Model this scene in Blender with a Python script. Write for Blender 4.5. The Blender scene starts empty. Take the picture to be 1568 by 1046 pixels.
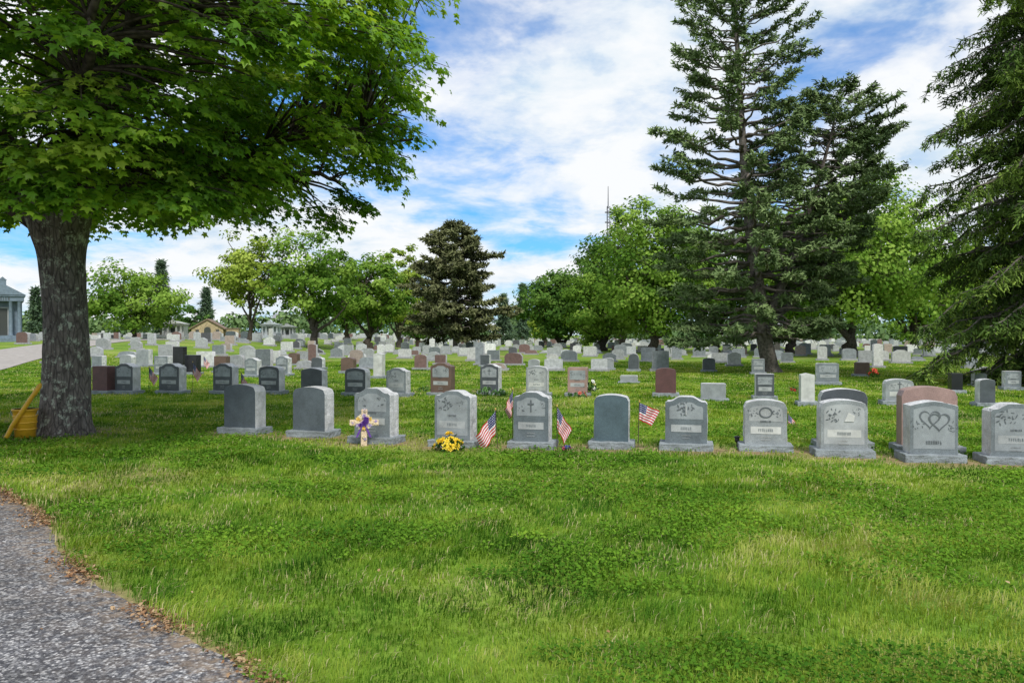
import bpy, math, random
import numpy as np
from mathutils import Vector, noise as mnoise

R=np.random.default_rng(7); random.seed(7)
scene=bpy.context.scene
F=1220.0; HZ=513.0; CX=784.0; CH=1.6
def D(py,z=0.0): return (CH-z)*F/(py-HZ)
def PX(px,d): return (px-CX)*d/F
def sm(t): 
    t=np.clip(t,0,1); return t*t*(3-2*t)
def H(x,y): return 1.1*sm((np.asarray(y,float)-30)/40)*sm((-12-np.asarray(x,float))/15)
def Hf(x,y): return float(H(x,y))
def vnoise(x,y,s,seed=0.0):
    x=np.asarray(x)*s+seed*17.3; y=np.asarray(y)*s+seed*5.1
    xi=np.floor(x); yi=np.floor(y); fx=x-xi; fy=y-yi
    fx=fx*fx*(3-2*fx); fy=fy*fy*(3-2*fy)
    def h(a,b):
        v=np.sin(a*127.1+b*311.7+seed)*43758.5453
        return v-np.floor(v)
    return (h(xi,yi)*(1-fx)+h(xi+1,yi)*fx)*(1-fy)+(h(xi,yi+1)*(1-fx)+h(xi+1,yi+1)*fx)*fy

# ------------------------------------------------------------ materials
def newmat(name):
    m=bpy.data.materials.new(name); m.use_nodes=True
    nt=m.node_tree; nt.nodes.clear()
    return m,nt,nt.nodes,nt.links
def out(nt,sh):
    o=nt.nodes.new('ShaderNodeOutputMaterial'); nt.links.new(sh,o.inputs[0]); return o
def ramp(N,stops,interp='LINEAR'):
    r=N.new('ShaderNodeValToRGB'); r.color_ramp.interpolation=interp
    e=r.color_ramp.elements
    while len(e)<len(stops): e.new(0.5)
    for i,(p,c) in enumerate(stops):
        e[i].position=p; e[i].color=(c[0],c[1],c[2],1) if not isinstance(c,(int,float)) else (c,c,c,1)
    return r
def noisen(N,L,vec,scale,detail=4,rough=.5,dist=0):
    n=N.new('ShaderNodeTexNoise'); n.inputs['Scale'].default_value=scale; n.inputs['Detail'].default_value=detail
    n.inputs['Roughness'].default_value=rough; n.inputs['Distortion'].default_value=dist
    if vec is not None: L.new(vec,n.inputs['Vector'])
    return n
def mix(N,L,fac,a,b,mode='MIX'):
    m=N.new('ShaderNodeMix'); m.data_type='RGBA'; m.blend_type=mode
    for s,v in ((m.inputs[0],fac),(m.inputs[6],a),(m.inputs[7],b)):
        if isinstance(v,(int,float)): s.default_value=v
        elif isinstance(v,tuple): s.default_value=(v[0],v[1],v[2],1)
        else: L.new(v,s)
    return m.outputs[2]
def bump(N,L,h,strength,dist):
    b=N.new('ShaderNodeBump'); b.inputs['Strength'].default_value=strength; b.inputs['Distance'].default_value=dist
    L.new(h,b.inputs['Height']); return b.outputs[0]
def simple(name,c,rough=.6,var=.15,scale=20,bmp=0.0,metal=0):
    m,nt,N,L=newmat(name)
    tc=N.new('ShaderNodeTexCoord'); n=noisen(N,L,tc.outputs['Object'],scale,3,.6)
    r=ramp(N,[(.3,tuple(v*(1-var) for v in c)),(.7,tuple(min(1,v*(1+var)) for v in c))]); L.new(n.outputs[0],r.inputs[0])
    p=N.new('ShaderNodeBsdfPrincipled'); L.new(r.outputs[0],p.inputs['Base Color']); p.inputs['Roughness'].default_value=rough
    p.inputs['Metallic'].default_value=metal
    if bmp: L.new(bump(N,L,n.outputs[0],.6,bmp),p.inputs['Normal'])
    out(nt,p.outputs[0]); return m
def leafmat(name,stops,trans=.35,tint=(1.3,1.25,.6),gloss=0.0):
    m,nt,N,L=newmat(name)
    at=N.new('ShaderNodeAttribute'); at.attribute_name='rnd'
    r=ramp(N,stops); L.new(at.outputs['Fac'],r.inputs[0])
    if gloss:
        p=N.new('ShaderNodeBsdfPrincipled'); L.new(r.outputs[0],p.inputs['Base Color']); p.inputs['Roughness'].default_value=.4
        p.inputs['Specular IOR Level'].default_value=gloss
    else:
        p=N.new('ShaderNodeBsdfDiffuse'); L.new(r.outputs[0],p.inputs[0])
    if trans<=0:
        out(nt,p.outputs[0]); return m
    t=N.new('ShaderNodeBsdfTranslucent'); L.new(mix(N,L,1.0,r.outputs[0],tint,'MULTIPLY'),t.inputs[0])
    mx=N.new('ShaderNodeMixShader'); mx.inputs[0].default_value=trans; L.new(p.outputs[0],mx.inputs[1]); L.new(t.outputs[0],mx.inputs[2])
    out(nt,mx.outputs[0]); return m

# ------------------------------------------------------------ mesh helpers
def link(o,parent=None):
    scene.collection.objects.link(o)
    if parent: o.parent=parent
    return o
def empty(name,loc=(0,0,0),rz=0):
    e=bpy.data.objects.new(name,None); e.location=loc; e.rotation_euler[2]=rz; e.empty_display_size=.2
    return link(e)
def build(name,V,faces,mats,parent=None,attrs=None,smooth=False,midx=None,loc=None):
    me=bpy.data.meshes.new(name)
    V=np.asarray(V,np.float32).reshape(-1,3)
    fl=[np.asarray(f,np.int32) for f in faces if len(f)]
    loops=np.concatenate([f.ravel() for f in fl]); tot=np.concatenate([np.full(len(f),f.shape[1],np.int32) for f in fl])
    st=np.concatenate([[0],np.cumsum(tot)[:-1]]).astype(np.int32)
    me.vertices.add(len(V)); me.vertices.foreach_set('co',V.ravel())
    me.loops.add(len(loops)); me.loops.foreach_set('vertex_index',loops)
    me.polygons.add(len(tot)); me.polygons.foreach_set('loop_start',st)
    try: me.polygons.foreach_set('loop_total',tot)
    except Exception: pass
    if midx is not None: me.polygons.foreach_set('material_index',np.asarray(midx,np.int32))
    if smooth: me.polygons.foreach_set('use_smooth',np.ones(len(tot),bool))
    if attrs:
        for k,v in attrs.items():
            v=np.asarray(v,np.float32)
            if v.ndim==1:
                a=me.attributes.new(k,'FLOAT','POINT'); a.data.foreach_set('value',v)
            else:
                a=me.attributes.new(k,'FLOAT_COLOR','POINT'); a.data.foreach_set('color',v.ravel())
    me.update(calc_edges=True)
    for m in (mats if isinstance(mats,(list,tuple)) else [mats]): me.materials.append(m)
    o=bpy.data.objects.new(name,me)
    if loc is not None: o.location=loc
    return link(o,parent)
def unit(v): return v/np.maximum(np.linalg.norm(v,axis=-1,keepdims=True),1e-9)
def scatter(T,TF,pos,nrm,size,rnd,tang=None):
    n=unit(nrm); N=len(pos)
    if tang is None: tang=R.normal(size=(N,3))
    b=unit(tang-n*np.sum(tang*n,1,keepdims=True)); t=np.cross(b,n)
    size=np.asarray(size)
    if size.ndim==1: size=size[:,None].repeat(3,1)
    V=pos[:,None,:]+ (T[None,:,0:1]*size[:,None,0:1])*t[:,None,:]+(T[None,:,1:2]*size[:,None,1:2])*b[:,None,:]+(T[None,:,2:3]*size[:,None,2:3])*n[:,None,:]
    k=len(T); off=(np.arange(N)*k)[:,None,None]
    return V.reshape(-1,3),(TF[None]+off).reshape(-1,TF.shape[1]),np.repeat(rnd,k)
class Tubes:
    def __init__(s): s.V=[];s.F=[];s.n=0
    def add(s,pts,rad,sides=6,cap=False):
        pts=np.asarray(pts,float); m=len(pts)
        d=np.gradient(pts,axis=0); d=unit(d)
        ref=np.array([0,0,1.]) if abs(d[0][2])<.8 else np.array([1.,0,0])
        u=unit(np.cross(d,ref)); w=np.cross(d,u)
        a=np.linspace(0,2*np.pi,sides,endpoint=False)
        rad=np.asarray(rad,float)
        V=pts[:,None,:]+rad[:,None,None]*(np.cos(a)[None,:,None]*u[:,None,:]+np.sin(a)[None,:,None]*w[:,None,:])
        i=np.arange(m-1)[:,None]*sides; j=np.arange(sides)[None,:]; j2=(j+1)%sides
        f=np.stack([i+j,i+j2,i+sides+j2,i+sides+j],-1).reshape(-1,4)+s.n
        s.V.append(V.reshape(-1,3)); s.F.append(f); s.n+=m*sides
    def obj(s,name,mat,parent): return build(name,np.concatenate(s.V),[np.concatenate(s.F)],mat,parent,smooth=True)
def curve(a,b,bend,n=6):
    a=np.asarray(a,float); b=np.asarray(b,float); t=np.linspace(0,1,n)[:,None]
    mid=(a+b)/2+np.asarray(bend,float)
    return (1-t)**2*a+2*t*(1-t)*mid+t*t*b
def smoothpath(P,n):
    P=np.asarray(P,float); t=np.linspace(0,1,len(P)); tt=np.linspace(0,1,n)
    Q=np.stack([np.interp(tt,t,P[:,i]) for i in range(P.shape[1])],1)
    for _ in range(2): Q[1:-1]=(Q[:-2]+2*Q[1:-1]+Q[2:])/4
    return Q

def maple_leaf():
    ta=np.radians([-122,-60,0,60,122]); tl=[.38,.58,.68,.58,.38]
    na=np.radians([-165,-88,-30,30,88,165]); nl=[.16,.28,.36,.36,.28,.16]
    V=[(0,0,0.02)]
    for a,l in zip(ta,tl): V.append((math.sin(a)*l,math.cos(a)*l,-.12))
    for a,l in zip(na,nl): V.append((math.sin(a)*l,math.cos(a)*l,0.0))
    return np.array(V),np.array([[0,6+i,1+i,7+i] for i in range(5)])
MAPLE=maple_leaf()
RHOMB=(np.array([(0,-.5,0),(.36,0,.06),(0,.5,-.05),(-.3,.06,.05)]),np.array([[0,1,2,3]]))
TRI2=(np.array([(0,-.5,0),(.4,-.1,.08),(.16,.5,-.06),(-.24,.3,0.05),(-.42,-.12,-.08)]),np.array([[0,1,2,3,4]]))
NEED=(np.array([(-.5,0,0),(.5,0,0),(.22,1,-.05),(-.22,1,-.05)]),np.array([[0,1,2,3]]))

# ------------------------------------------------------------ world
SUN_EL=math.radians(50); SUN_AZ=math.radians(164)   # clockwise from +Y : behind the camera, a little right
w=bpy.data.worlds.new("World"); scene.world=w; w.use_nodes=True
nt=w.node_tree; N=nt.nodes; L=nt.links; N.clear()
sky=N.new('ShaderNodeTexSky'); sky.sky_type='NISHITA'; sky.sun_disc=False; sky.sun_elevation=SUN_EL; sky.sun_rotation=SUN_AZ
sky.air_density=1.0; sky.dust_density=.6; sky.ozone_density=2.5
tc=N.new('ShaderNodeTexCoord'); sp=N.new('ShaderNodeSeparateXYZ'); L.new(tc.outputs['Generated'],sp.inputs[0])
def math_(op,a,b=None,clamp=False):
    m=N.new('ShaderNodeMath'); m.operation=op; m.use_clamp=clamp
    for i,v in enumerate((a,b)):
        if v is None: continue
        if isinstance(v,(int,float)): m.inputs[i].default_value=v
        else: L.new(v,m.inputs[i])
    return m.outputs[0]
zz=math_('ADD',math_('MAXIMUM',sp.outputs[2],0.0),.22)
cb=N.new('ShaderNodeCombineXYZ'); L.new(math_('ADD',math_('DIVIDE',sp.outputs[0],zz),-.97),cb.inputs[0]); L.new(math_('ADD',math_('DIVIDE',sp.outputs[1],zz),.16),cb.inputs[1]); cb.inputs[2].default_value=7.9
n1=noisen(N,L,cb.outputs[0],1.15,6,.55,.25)
n2=noisen(N,L,cb.outputs[0],3.3,6,.6,.2)
s=math_('ADD',math_('MULTIPLY',n1.outputs[0],.66),math_('MULTIPLY',n2.outputs[0],.34))
mask=ramp(N,[(.375,.08),(.43,.36),(.475,.78),(.53,1.0)]); L.new(s,mask.inputs[0])
ccol=ramp(N,[(.36,(4.5,5.5,6.5)),(.46,(5.9,6.4,6.85)),(.57,(6.8,6.95,7.1))]); L.new(n2.outputs[0],ccol.inputs[0])
skyt=mix(N,L,1.0,sky.outputs[0],(.28,.76,1.2),'MULTIPLY')
col=mix(N,L,mask.outputs[0],skyt,ccol.outputs[0])
bg=N.new('ShaderNodeBackground'); bg.inputs[1].default_value=.142; L.new(col,bg.inputs[0])
wo=N.new('ShaderNodeOutputWorld'); L.new(bg.outputs[0],wo.inputs[0])
w.cycles.sampling_method='MANUAL'; w.cycles.sample_map_resolution=512
ld=bpy.data.lights.new('sun','SUN'); ld.energy=3.4; ld.angle=math.radians(11); ld.color=(1,.96,.89)
sun=link(bpy.data.objects.new('sun',ld))
sd=Vector((math.sin(SUN_AZ)*math.cos(SUN_EL),math.cos(SUN_AZ)*math.cos(SUN_EL),math.sin(SUN_EL)))
sun.rotation_euler=sd.to_track_quat('Z','Y').to_euler(); sun.location=(0,-10,30)

# ------------------------------------------------------------ road edges
ey=np.array([-6,1,2.6,3.66,4.14,4.57,5.04,5.79,7.05,8.24,10.5,13,16.])
ex=np.array([6,1.2,-.2,-1.21,-1.68,-2.11,-2.62,-3.25,-4.18,-5.3,-8.2,-13,-24.])
def XE(y):
    y=np.asarray(y,float)
    return np.interp(y,ey,ex)+ .10*(vnoise(y,y*0,1.7,3)-.5)+.09*(vnoise(y,y*0,5,5)-.5)+.04*(vnoise(y,y*0,16,6)-.5)
LC=smoothpath([(-15,12),(-19,20),(-22.5,29),(-27,40),(-31,52),(-34.5,68),(-40,95)],60)
def lane_dist(x,y):
    x=np.asarray(x); y=np.asarray(y); d=np.full(x.shape,1e9)
    for p in LC: d=np.minimum(d,np.hypot(x-p[0],y-p[1]))
    return d
LW=2.3

# ------------------------------------------------------------ front stones data
front=[ # xl,xr,top,bottom(base),style,design,tone
 (336,401,588,665,'arch','plain','blue'),(443,507,592,670,'arch','plain','blue'),
 (538,608,594,680,'serp','panel','grey'),(663,730,598,686,'serp','floral','grey'),
 (785,848,600,688,'serp','cross','blue2'),(910,970,604,688,'arch','plain','dblue'),
 (1020,1092,607,691,'serp','rose','blue2'),(1143,1214,612,693,'arch','flor2','light'),
 (1260,1338,612,701,'arch','leafy','light'),(1398,1477,614,709,'slant','heart','grey'),
 (1524,1605,618,713,'serp','floral','grey')]
ROT=math.radians(-11)
fpos=[]
for f in front:
    d=D(f[3]); fpos.append((PX((f[0]+f[1])/2,d),d))
fx=np.array([p[0] for p in fpos]); fy=np.array([p[1] for p in fpos])
TRY=D(668)+.3; TRX=PX(99,TRY)

def dirt(x,y):
    d=np.exp(-np.clip(x-XE(y),0,9)/.10)*(y<14)
    r=np.hypot(x-TRX,y-TRY); d=np.maximum(d,.9*np.clip(1.5-r/.85,0,1))
    for a,b in fpos:
        q=np.hypot((x-a)/.62,(y-(b+.10))/.38); d=np.maximum(d,.85*np.clip(1.75-q,0,1))
    ly=np.interp(x,fx,fy)-.12
    d=np.maximum(d,.8*np.exp(-((y-ly)/.28)**2)*(x>-5)*(x<9)*vnoise(x,y,1.3,2))
    d=np.maximum(d,.45*sm((vnoise(x,y,.55,71)*.6+vnoise(x,y,1.7,72)*.4-.64)/.12)*(y>7.5))
    return np.clip(d*(.6+.8*vnoise(x,y,5,8)),0,1)

# ------------------------------------------------------------ ground
xs=np.concatenate([-np.geomspace(1200,62,22),np.arange(-60,-14,1.),np.arange(-14,14,.13),np.arange(14,60,1.),np.geomspace(62,1200,22)])
ys=np.concatenate([np.arange(-60,0,4.),np.arange(0,17,.13),np.arange(17,110,1.2),np.geomspace(112,2500,28)])
X,Y=np.meshgrid(xs,ys); Z=H(X,Y)+.018*(vnoise(X,Y,.8,1)-.5)*(np.abs(X)<14)*(Y<17)*(X>XE(Y)+.1)
V=np.stack([X,Y,Z],-1).reshape(-1,3); nx=len(xs); ny=len(ys)
i=(np.arange(ny-1)[:,None]*nx+np.arange(nx-1)[None,:]).ravel()
Fq=np.stack([i,i+1,i+nx+1,i+nx],-1)
m,nt_,N,L=newmat('lawn_soil')
at=N.new('ShaderNodeAttribute'); at.attribute_name='dirt'
g=N.new('ShaderNodeNewGeometry')
na=noisen(N,L,g.outputs['Position'],.35,4,.6); nb=noisen(N,L,g.outputs['Position'],9,4,.7)
gr=ramp(N,[(.32,(.095,.19,.022)),(.5,(.17,.275,.032)),(.68,(.27,.335,.065))]); L.new(na.outputs[0],gr.inputs[0])
gv=ramp(N,[(.3,.5),(.7,1.25)]); L.new(nb.outputs[0],gv.inputs[0])
gcol=mix(N,L,1.0,gr.outputs[0],gv.outputs[0],'MULTIPLY')
dr=ramp(N,[(.3,(.15,.10,.055)),(.7,(.40,.30,.17))]); L.new(nb.outputs[0],dr.inputs[0])
c=mix(N,L,at.outputs['Fac'],gcol,dr.outputs[0])
p=N.new('ShaderNodeBsdfPrincipled'); L.new(c,p.inputs['Base Color']); p.inputs['Roughness'].default_value=.95; p.inputs['Specular IOR Level'].default_value=.1
L.new(bump(N,L,nb.outputs[0],.7,.03),p.inputs['Normal']); out(nt_,p.outputs[0])
build('ground',V,[Fq],m,attrs={'dirt':dirt(V[:,0],V[:,1])},smooth=True)

# asphalt road (foreground)
yy=np.concatenate([np.arange(-6,14,.04),np.arange(14,16,.25)])
e=XE(yy); left=-40+0*yy
cols=np.array([0,.5,.8,.92,.97,.99,1.0]); V=[];
for k in cols: V.append(np.stack([left*(1-k)+e*k,yy,np.full_like(yy,.012 if k<1 else .002)],-1))
V=np.stack(V,1).reshape(-1,3); nc=len(cols)
i=(np.arange(len(yy)-1)[:,None]*nc+np.arange(nc-1)[None,:]).ravel()
m,nt_,N,L=newmat('worn_asphalt'); g=N.new('ShaderNodeNewGeometry')
vo=N.new('ShaderNodeTexVoronoi'); vo.inputs['Scale'].default_value=62; L.new(g.outputs['Position'],vo.inputs['Vector'])
nb=noisen(N,L,g.outputs['Position'],1.6,4,.65)
sp2=N.new('ShaderNodeSeparateColor'); L.new(vo.outputs['Color'],sp2.inputs[0])
st=ramp(N,[(.0,(.065,.063,.074)),(.45,(.15,.147,.16)),(.7,(.30,.295,.305)),(1,(.60,.58,.57))]); L.new(sp2.outputs[0],st.inputs[0])
dk=ramp(N,[(0,1.0),(.55,.4)]); L.new(vo.outputs['Distance'],dk.inputs[0])
c=mix(N,L,1.0,st.outputs[0],dk.outputs[0],'MULTIPLY')
vr=ramp(N,[(.3,.75),(.7,1.75)]); L.new(nb.outputs[0],vr.inputs[0]); c=mix(N,L,1.0,c,vr.outputs[0],'MULTIPLY')
gat=N.new('ShaderNodeAttribute'); gat.attribute_name='grit'
gm=N.new('ShaderNodeMath'); gm.operation='MULTIPLY'; gm.use_clamp=True; L.new(gat.outputs['Fac'],gm.inputs[0])
gr2=ramp(N,[(.42,0),(.6,1)]); L.new(noisen(N,L,g.outputs['Position'],9,4,.7).outputs[0],gr2.inputs[0]); L.new(gr2.outputs[0],gm.inputs[1])
c=mix(N,L,gm.outputs[0],c,(.28,.20,.13))
p=N.new('ShaderNodeBsdfPrincipled'); L.new(c,p.inputs['Base Color']); p.inputs['Roughness'].default_value=.85
L.new(bump(N,L,vo.outputs['Distance'],.5,.006),p.inputs['Normal']); out(nt_,p.outputs[0])
grit=.9*np.exp(-np.clip(np.repeat(e,nc)-V[:,0],0,50)/.25)
build('asphalt_road',V,[np.stack([i,i+1,i+nc+1,i+nc],-1)],m,attrs={'grit':grit})
# far lane
t=np.gradient(LC,axis=0); t=unit(t); nn=np.stack([t[:,1],-t[:,0]],1)
V=[]
for k in np.linspace(-LW,LW,7):
    q=LC+nn*k; V.append(np.stack([q[:,0],q[:,1],H(q[:,0],q[:,1])+.03],-1))
V=np.stack(V,1).reshape(-1,3); i=(np.arange(59)[:,None]*7+np.arange(6)[None,:]).ravel()
build('cemetery_lane',V,[np.stack([i,i+1,i+8,i+7],-1)],simple('lane_concrete',(.33,.30,.27),.9,.2,3))

# ------------------------------------------------------------ grass
def keep_mask(x,y):
    k=(x>XE(y)-.03+.12*(R.random(len(x))-.5))|(y>14.5)
    k&=lane_dist(x,y)>LW+.05
    for a,b in fpos: k&=~((np.abs(x-a)<.44)&(np.abs(y-b-.16)<.2))
    k&=np.hypot(x-TRX,y-TRY)>.5
    k&=R.random(len(x))>dirt(x,y)*.9
    return k
GN=680000
u=R.random(GN); a0,a1=2.4**.4,48**.4
gy=(a0+u*(a1-a0))**2.5
gx=(R.random(GN)*2-1)*(.72*gy+1.6)
gx+=.03*R.normal(size=GN); gy+=.03*R.normal(size=GN)
k=keep_mask(gx,gy); gx=gx[k]; gy=gy[k]; n=len(gx)
tall=vnoise(gx,gy,.9,4)*.5+vnoise(gx,gy,3.2,6)*.6
hh=(.022+.056*tall**1.5+.018*R.random(n))*(1+.35*(R.random(n)>.97)) 
hh*=1+.5*np.exp(-np.abs(gx-XE(gy))/.3)*(gy<14)
ww=.0042*(np.maximum(gy,3)/4)**.85*(.7+.6*R.random(n))
az=vnoise(gx,gy,1.5,41)*9+R.normal(size=n)*1.3; lean=.25+.75*R.random(n)
wind=np.stack([np.cos(az)+.3,np.sin(az)],1)
g0=np.stack([gx,gy,H(gx,gy)-.004],1)
side=np.stack([-np.sin(az),np.cos(az),0*az],1)
lx=np.stack([wind[:,0],wind[:,1],0*az],1)
m1=g0+lx*(lean*hh*.3)[:,None]+np.array([0,0,1])*(hh*.6)[:,None]
tp=g0+lx*(lean*hh*.95)[:,None]+np.array([0,0,1])*(hh*(1.05-.45*lean))[:,None]
V=np.stack([g0-side*ww[:,None]/2,g0+side*ww[:,None]/2,m1+side*ww[:,None]*.42,m1-side*ww[:,None]*.42,tp],1).reshape(-1,3)
o5=np.arange(n)[:,None]*5
FQ=np.array([0,1,2,3])[None]+o5; FT=np.array([3,2,4])[None]+o5
rn=np.clip(.34*R.random(n)+.55*vnoise(gx,gy,.6,9)+.6*(vnoise(gx,gy,2.3,11)-.5)+.4*(vnoise(gx,gy,6,12)-.5)+.05,0,.92)
pt=sm((vnoise(gx,gy,.8,51)*.6+vnoise(gx,gy,2.5,52)*.4-.56)/.15)
straw=(R.random(n)<.035+.15*dirt(gx,gy)+.13*pt); rn=np.where(straw,1.4,rn)
GM=leafmat('grass_blades',[(0,(.035,.10,.012)),(.3,(.095,.215,.022)),(.6,(.205,.325,.034)),(.88,(.36,.43,.075)),(1,(.54,.48,.26))],.35,(1.25,1.2,.55))
build('grass',V,[FQ,FT],GM,attrs={'rnd':np.repeat(rn,5)})
CN=190000
cy=(a0+R.random(CN)*(14**.4-a0))**2.5; cx=(R.random(CN)*2-1)*(.72*cy+1.2)
pm=vnoise(cx,cy,1.1,21)*.6+vnoise(cx,cy,3,22)*.4
k=keep_mask(cx,cy)&(pm>.45+.12*R.random(CN)); cx=cx[k]; cy=cy[k]; n=len(cx)
pos=np.stack([cx,cy,.018+.045*R.random(n)],1); nr=np.stack([.5*R.normal(size=n),.5*R.normal(size=n)-.15,np.ones(n)],1)
V,Fc,rr=scatter(*RHOMB,pos,nr,(.015+.018*R.random(n))*(np.maximum(cy,4)/4)**.5,np.clip(.1+.5*R.random(n)+.5*(vnoise(cx,cy,1.4,23)-.5),0,1))
build('clover_patch',V,[Fc],leafmat('clover_leaf',[(0,(.045,.125,.014)),(.5,(.13,.26,.025)),(1,(.28,.42,.045))],.25),attrs={'rnd':rr})
n=9000; ly=R.uniform(2.5,12,n); lx_=XE(ly)+np.abs(R.normal(size=n))*-.10+.06+.05*R.normal(size=n)
k=vnoise(lx_,ly,2.2,31)>.35+.25*R.random(n); ly=ly[k]; lx_=lx_[k]
n2_=300; ly=np.append(ly,R.uniform(3,15,n2_)); lx_=np.append(lx_,R.uniform(-6,8,n2_)); n=len(ly)
far_=np.arange(n)>=n-n2_
pos=np.stack([lx_,ly,np.where(far_&(lx_>XE(ly)),.04,.018)+.008*R.random(n)],1); nr=np.stack([.4*R.normal(size=n),.4*R.normal(size=n),np.ones(n)],1)
V,Fc,rr=scatter(*TRI2,pos,nr,.012+.022*R.random(n)**2,R.random(n))
build('fallen_leaves',V,[Fc],leafmat('dead_leaf',[(0,(.09,.055,.03)),(.5,(.28,.15,.08)),(1,(.48,.35,.21))],.1),attrs={'rnd':rr})

# ------------------------------------------------------------ bark
def bark(name,dark,light,lichen,lf=.55,sc=7):
    m,nt,N,L=newmat(name); g=N.new('ShaderNodeNewGeometry')
    mp=N.new('ShaderNodeMapping'); mp.inputs['Scale'].default_value=(1,1,.28); L.new(g.outputs['Position'],mp.inputs[0])
    a=noisen(N,L,mp.outputs[0],sc*2.2,5,.7,.6); vo=N.new('ShaderNodeTexVoronoi'); vo.feature='DISTANCE_TO_EDGE'; vo.inputs['Scale'].default_value=sc*2; L.new(mp.outputs[0],vo.inputs['Vector'])
    r=ramp(N,[(.3,dark),(.7,light)]); L.new(a.outputs[0],r.inputs[0])
    l=noisen(N,L,g.outputs['Position'],sc*.9,5,.75,.3); lr=ramp(N,[(lf,0),(lf+.05,1)]); L.new(l.outputs[0],lr.inputs[0])
    c=mix(N,L,lr.outputs[0],r.outputs[0],lichen)
    vr=ramp(N,[(0,.45),(.12,1)]); L.new(vo.outputs['Distance'],vr.inputs[0]); c=mix(N,L,1.0,c,vr.outputs[0],'MULTIPLY')
    p=N.new('ShaderNodeBsdfPrincipled'); L.new(c,p.inputs['Base Color']); p.inputs['Roughness'].default_value=.95
    ad=N.new('ShaderNodeMath'); ad.operation='MULTIPLY_ADD'; L.new(vr.outputs[0],ad.inputs[0]); ad.inputs[1].default_value=.7; L.new(a.outputs[0],ad.inputs[2])
    L.new(bump(N,L,ad.outputs[0],1,.03),p.inputs['Normal']); out(nt,p.outputs[0]); return m
BARK=bark('maple_bark',(.07,.06,.053),(.23,.20,.18),(.40,.43,.35),.545,7)
def cheapbark(name,a,b):
    m,nt,N,L=newmat(name); g=N.new('ShaderNodeNewGeometry'); n=noisen(N,L,g.outputs['Position'],9,2,.7); r=ramp(N,[(.3,a),(.7,b)]); L.new(n.outputs[0],r.inputs[0])
    p=N.new('ShaderNodeBsdfDiffuse'); L.new(r.outputs[0],p.inputs[0]); out(nt,p.outputs[0]); return m
BARK2=cheapbark('dark_bark',(.035,.03,.025),(.12,.10,.085))
PBARK=cheapbark('pine_bark',(.07,.06,.052),(.22,.195,.17))

# ------------------------------------------------------------ big maple
tree=empty('maple_tree',(0,0,0))
def bigtrunk():
    zc=np.linspace(-.05,4.1,90); na=72; a=np.linspace(0,2*np.pi,na,endpoint=False)
    V=[]
    for z in zc:
        t=z/4.0
        r=.325+.12*math.exp(-max(z,0)/.22)+.015*math.sin(z*2.3)+.20*sm((z-2.7)/1.3)
        cxo=TRX+.04*math.sin(z*1.1)-.05*t; cyo=TRY+.03*math.sin(z*.9)
        flare=1+.16*math.exp(-max(z,0)/.3)*np.cos(5*a+.6)+.05*np.cos(3*a+z*.4)
        rid=.014*np.abs(np.sin(13*a+2.2*np.sin(z*1.7)+1.3*np.sin(3*a+z*3)))+.012*(vnoise(a*9,np.full(na,z*5),1,2)-.5)
        rr=r*flare+rid
        V.append(np.stack([cxo+rr*np.cos(a),cyo+rr*np.sin(a),np.full(na,z)],1))
    V=np.concatenate(V); i=np.arange(len(zc)-1)[:,None]*na; j=np.arange(na)[None,:]; j2=(j+1)%na
    return build('trunk',V,[np.stack([i+j,i+j2,i+na+j2,i+na+j],-1).reshape(-1,4)],BARK,tree,smooth=True)
bigtrunk()
def Rmap(z): return np.interp(z,[3.2,3.8,4.6,5.5,6.5,8,9.5,11,11.6],[3.7,5.0,6.2,6.9,7.0,6.3,4.6,2.2,.5])
T=Tubes(); limbpts=[]
base=np.array([TRX,TRY,3.75])
for j in range(15):
    a=j*2.399+.5; zt=[4.4,5.0,5.6,6.4,7.6,9.2][j%6]+.3*random.random(); r=Rmap(zt)*random.uniform(.72,.9)
    e_=np.array([TRX+math.cos(a)*r,TRY+math.sin(a)*r,zt])
    b_=base+np.array([math.cos(a)*.18,math.sin(a)*.18,-.1+.15*random.random()])
    P=curve(b_,e_,(0,0,.5+.5*random.random()),16); P[2:-1]+=.09*R.normal(size=(13,3)); 
    rad=np.linspace(.15 if j%3 else .22,.02,16); T.add(P,rad,8); limbpts.append((P,rad))
P=smoothpath([(TRX-.1,TRY,3.25),(TRX-.7,TRY-.1,3.7),(TRX-1.5,TRY-.2,4.05),(TRX-3,TRY-.3,4.9),(TRX-4.6,TRY,5.8)],18); rad=np.linspace(.25,.04,18); T.add(P,rad,10); limbpts.append((P,rad))
LP=np.concatenate([p for p,_ in limbpts]); LR=np.concatenate([r for _,r in limbpts])
lob=[]
while len(lob)<1420:
    z=random.uniform(3.0,11); a=random.uniform(0,2*math.pi); rf=random.random()**.40
    if z>7.5 and random.random()<.5: continue
    rr=Rmap(z)*rf*(.86+.3*mnoise.noise(Vector((math.cos(a)*1.3,math.sin(a)*1.3,z*.5))))
    x=TRX+math.cos(a)*rr; y=TRY+math.sin(a)*rr
    zmin=3.0+.12*(y-8.0)+.2*max(0,1-rr/2.0)+.4*mnoise.noise(Vector((x*.6,y*.6,1)))
    if z<zmin: continue
    if rr<1.1 and z<4.7: continue
    if rr<4.2 and y>TRY and z>zmin+1.0 and random.random()<.3: continue
    g_=mnoise.noise(Vector((x*.55+9,y*.55,z*.9)))
    if g_<-.22+(.06 if x>TRX+1.5 else 0): continue
    lob.append((x,y,z,a))
pos=[];nr=[];tg=[];rn=[];sz=[]
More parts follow.
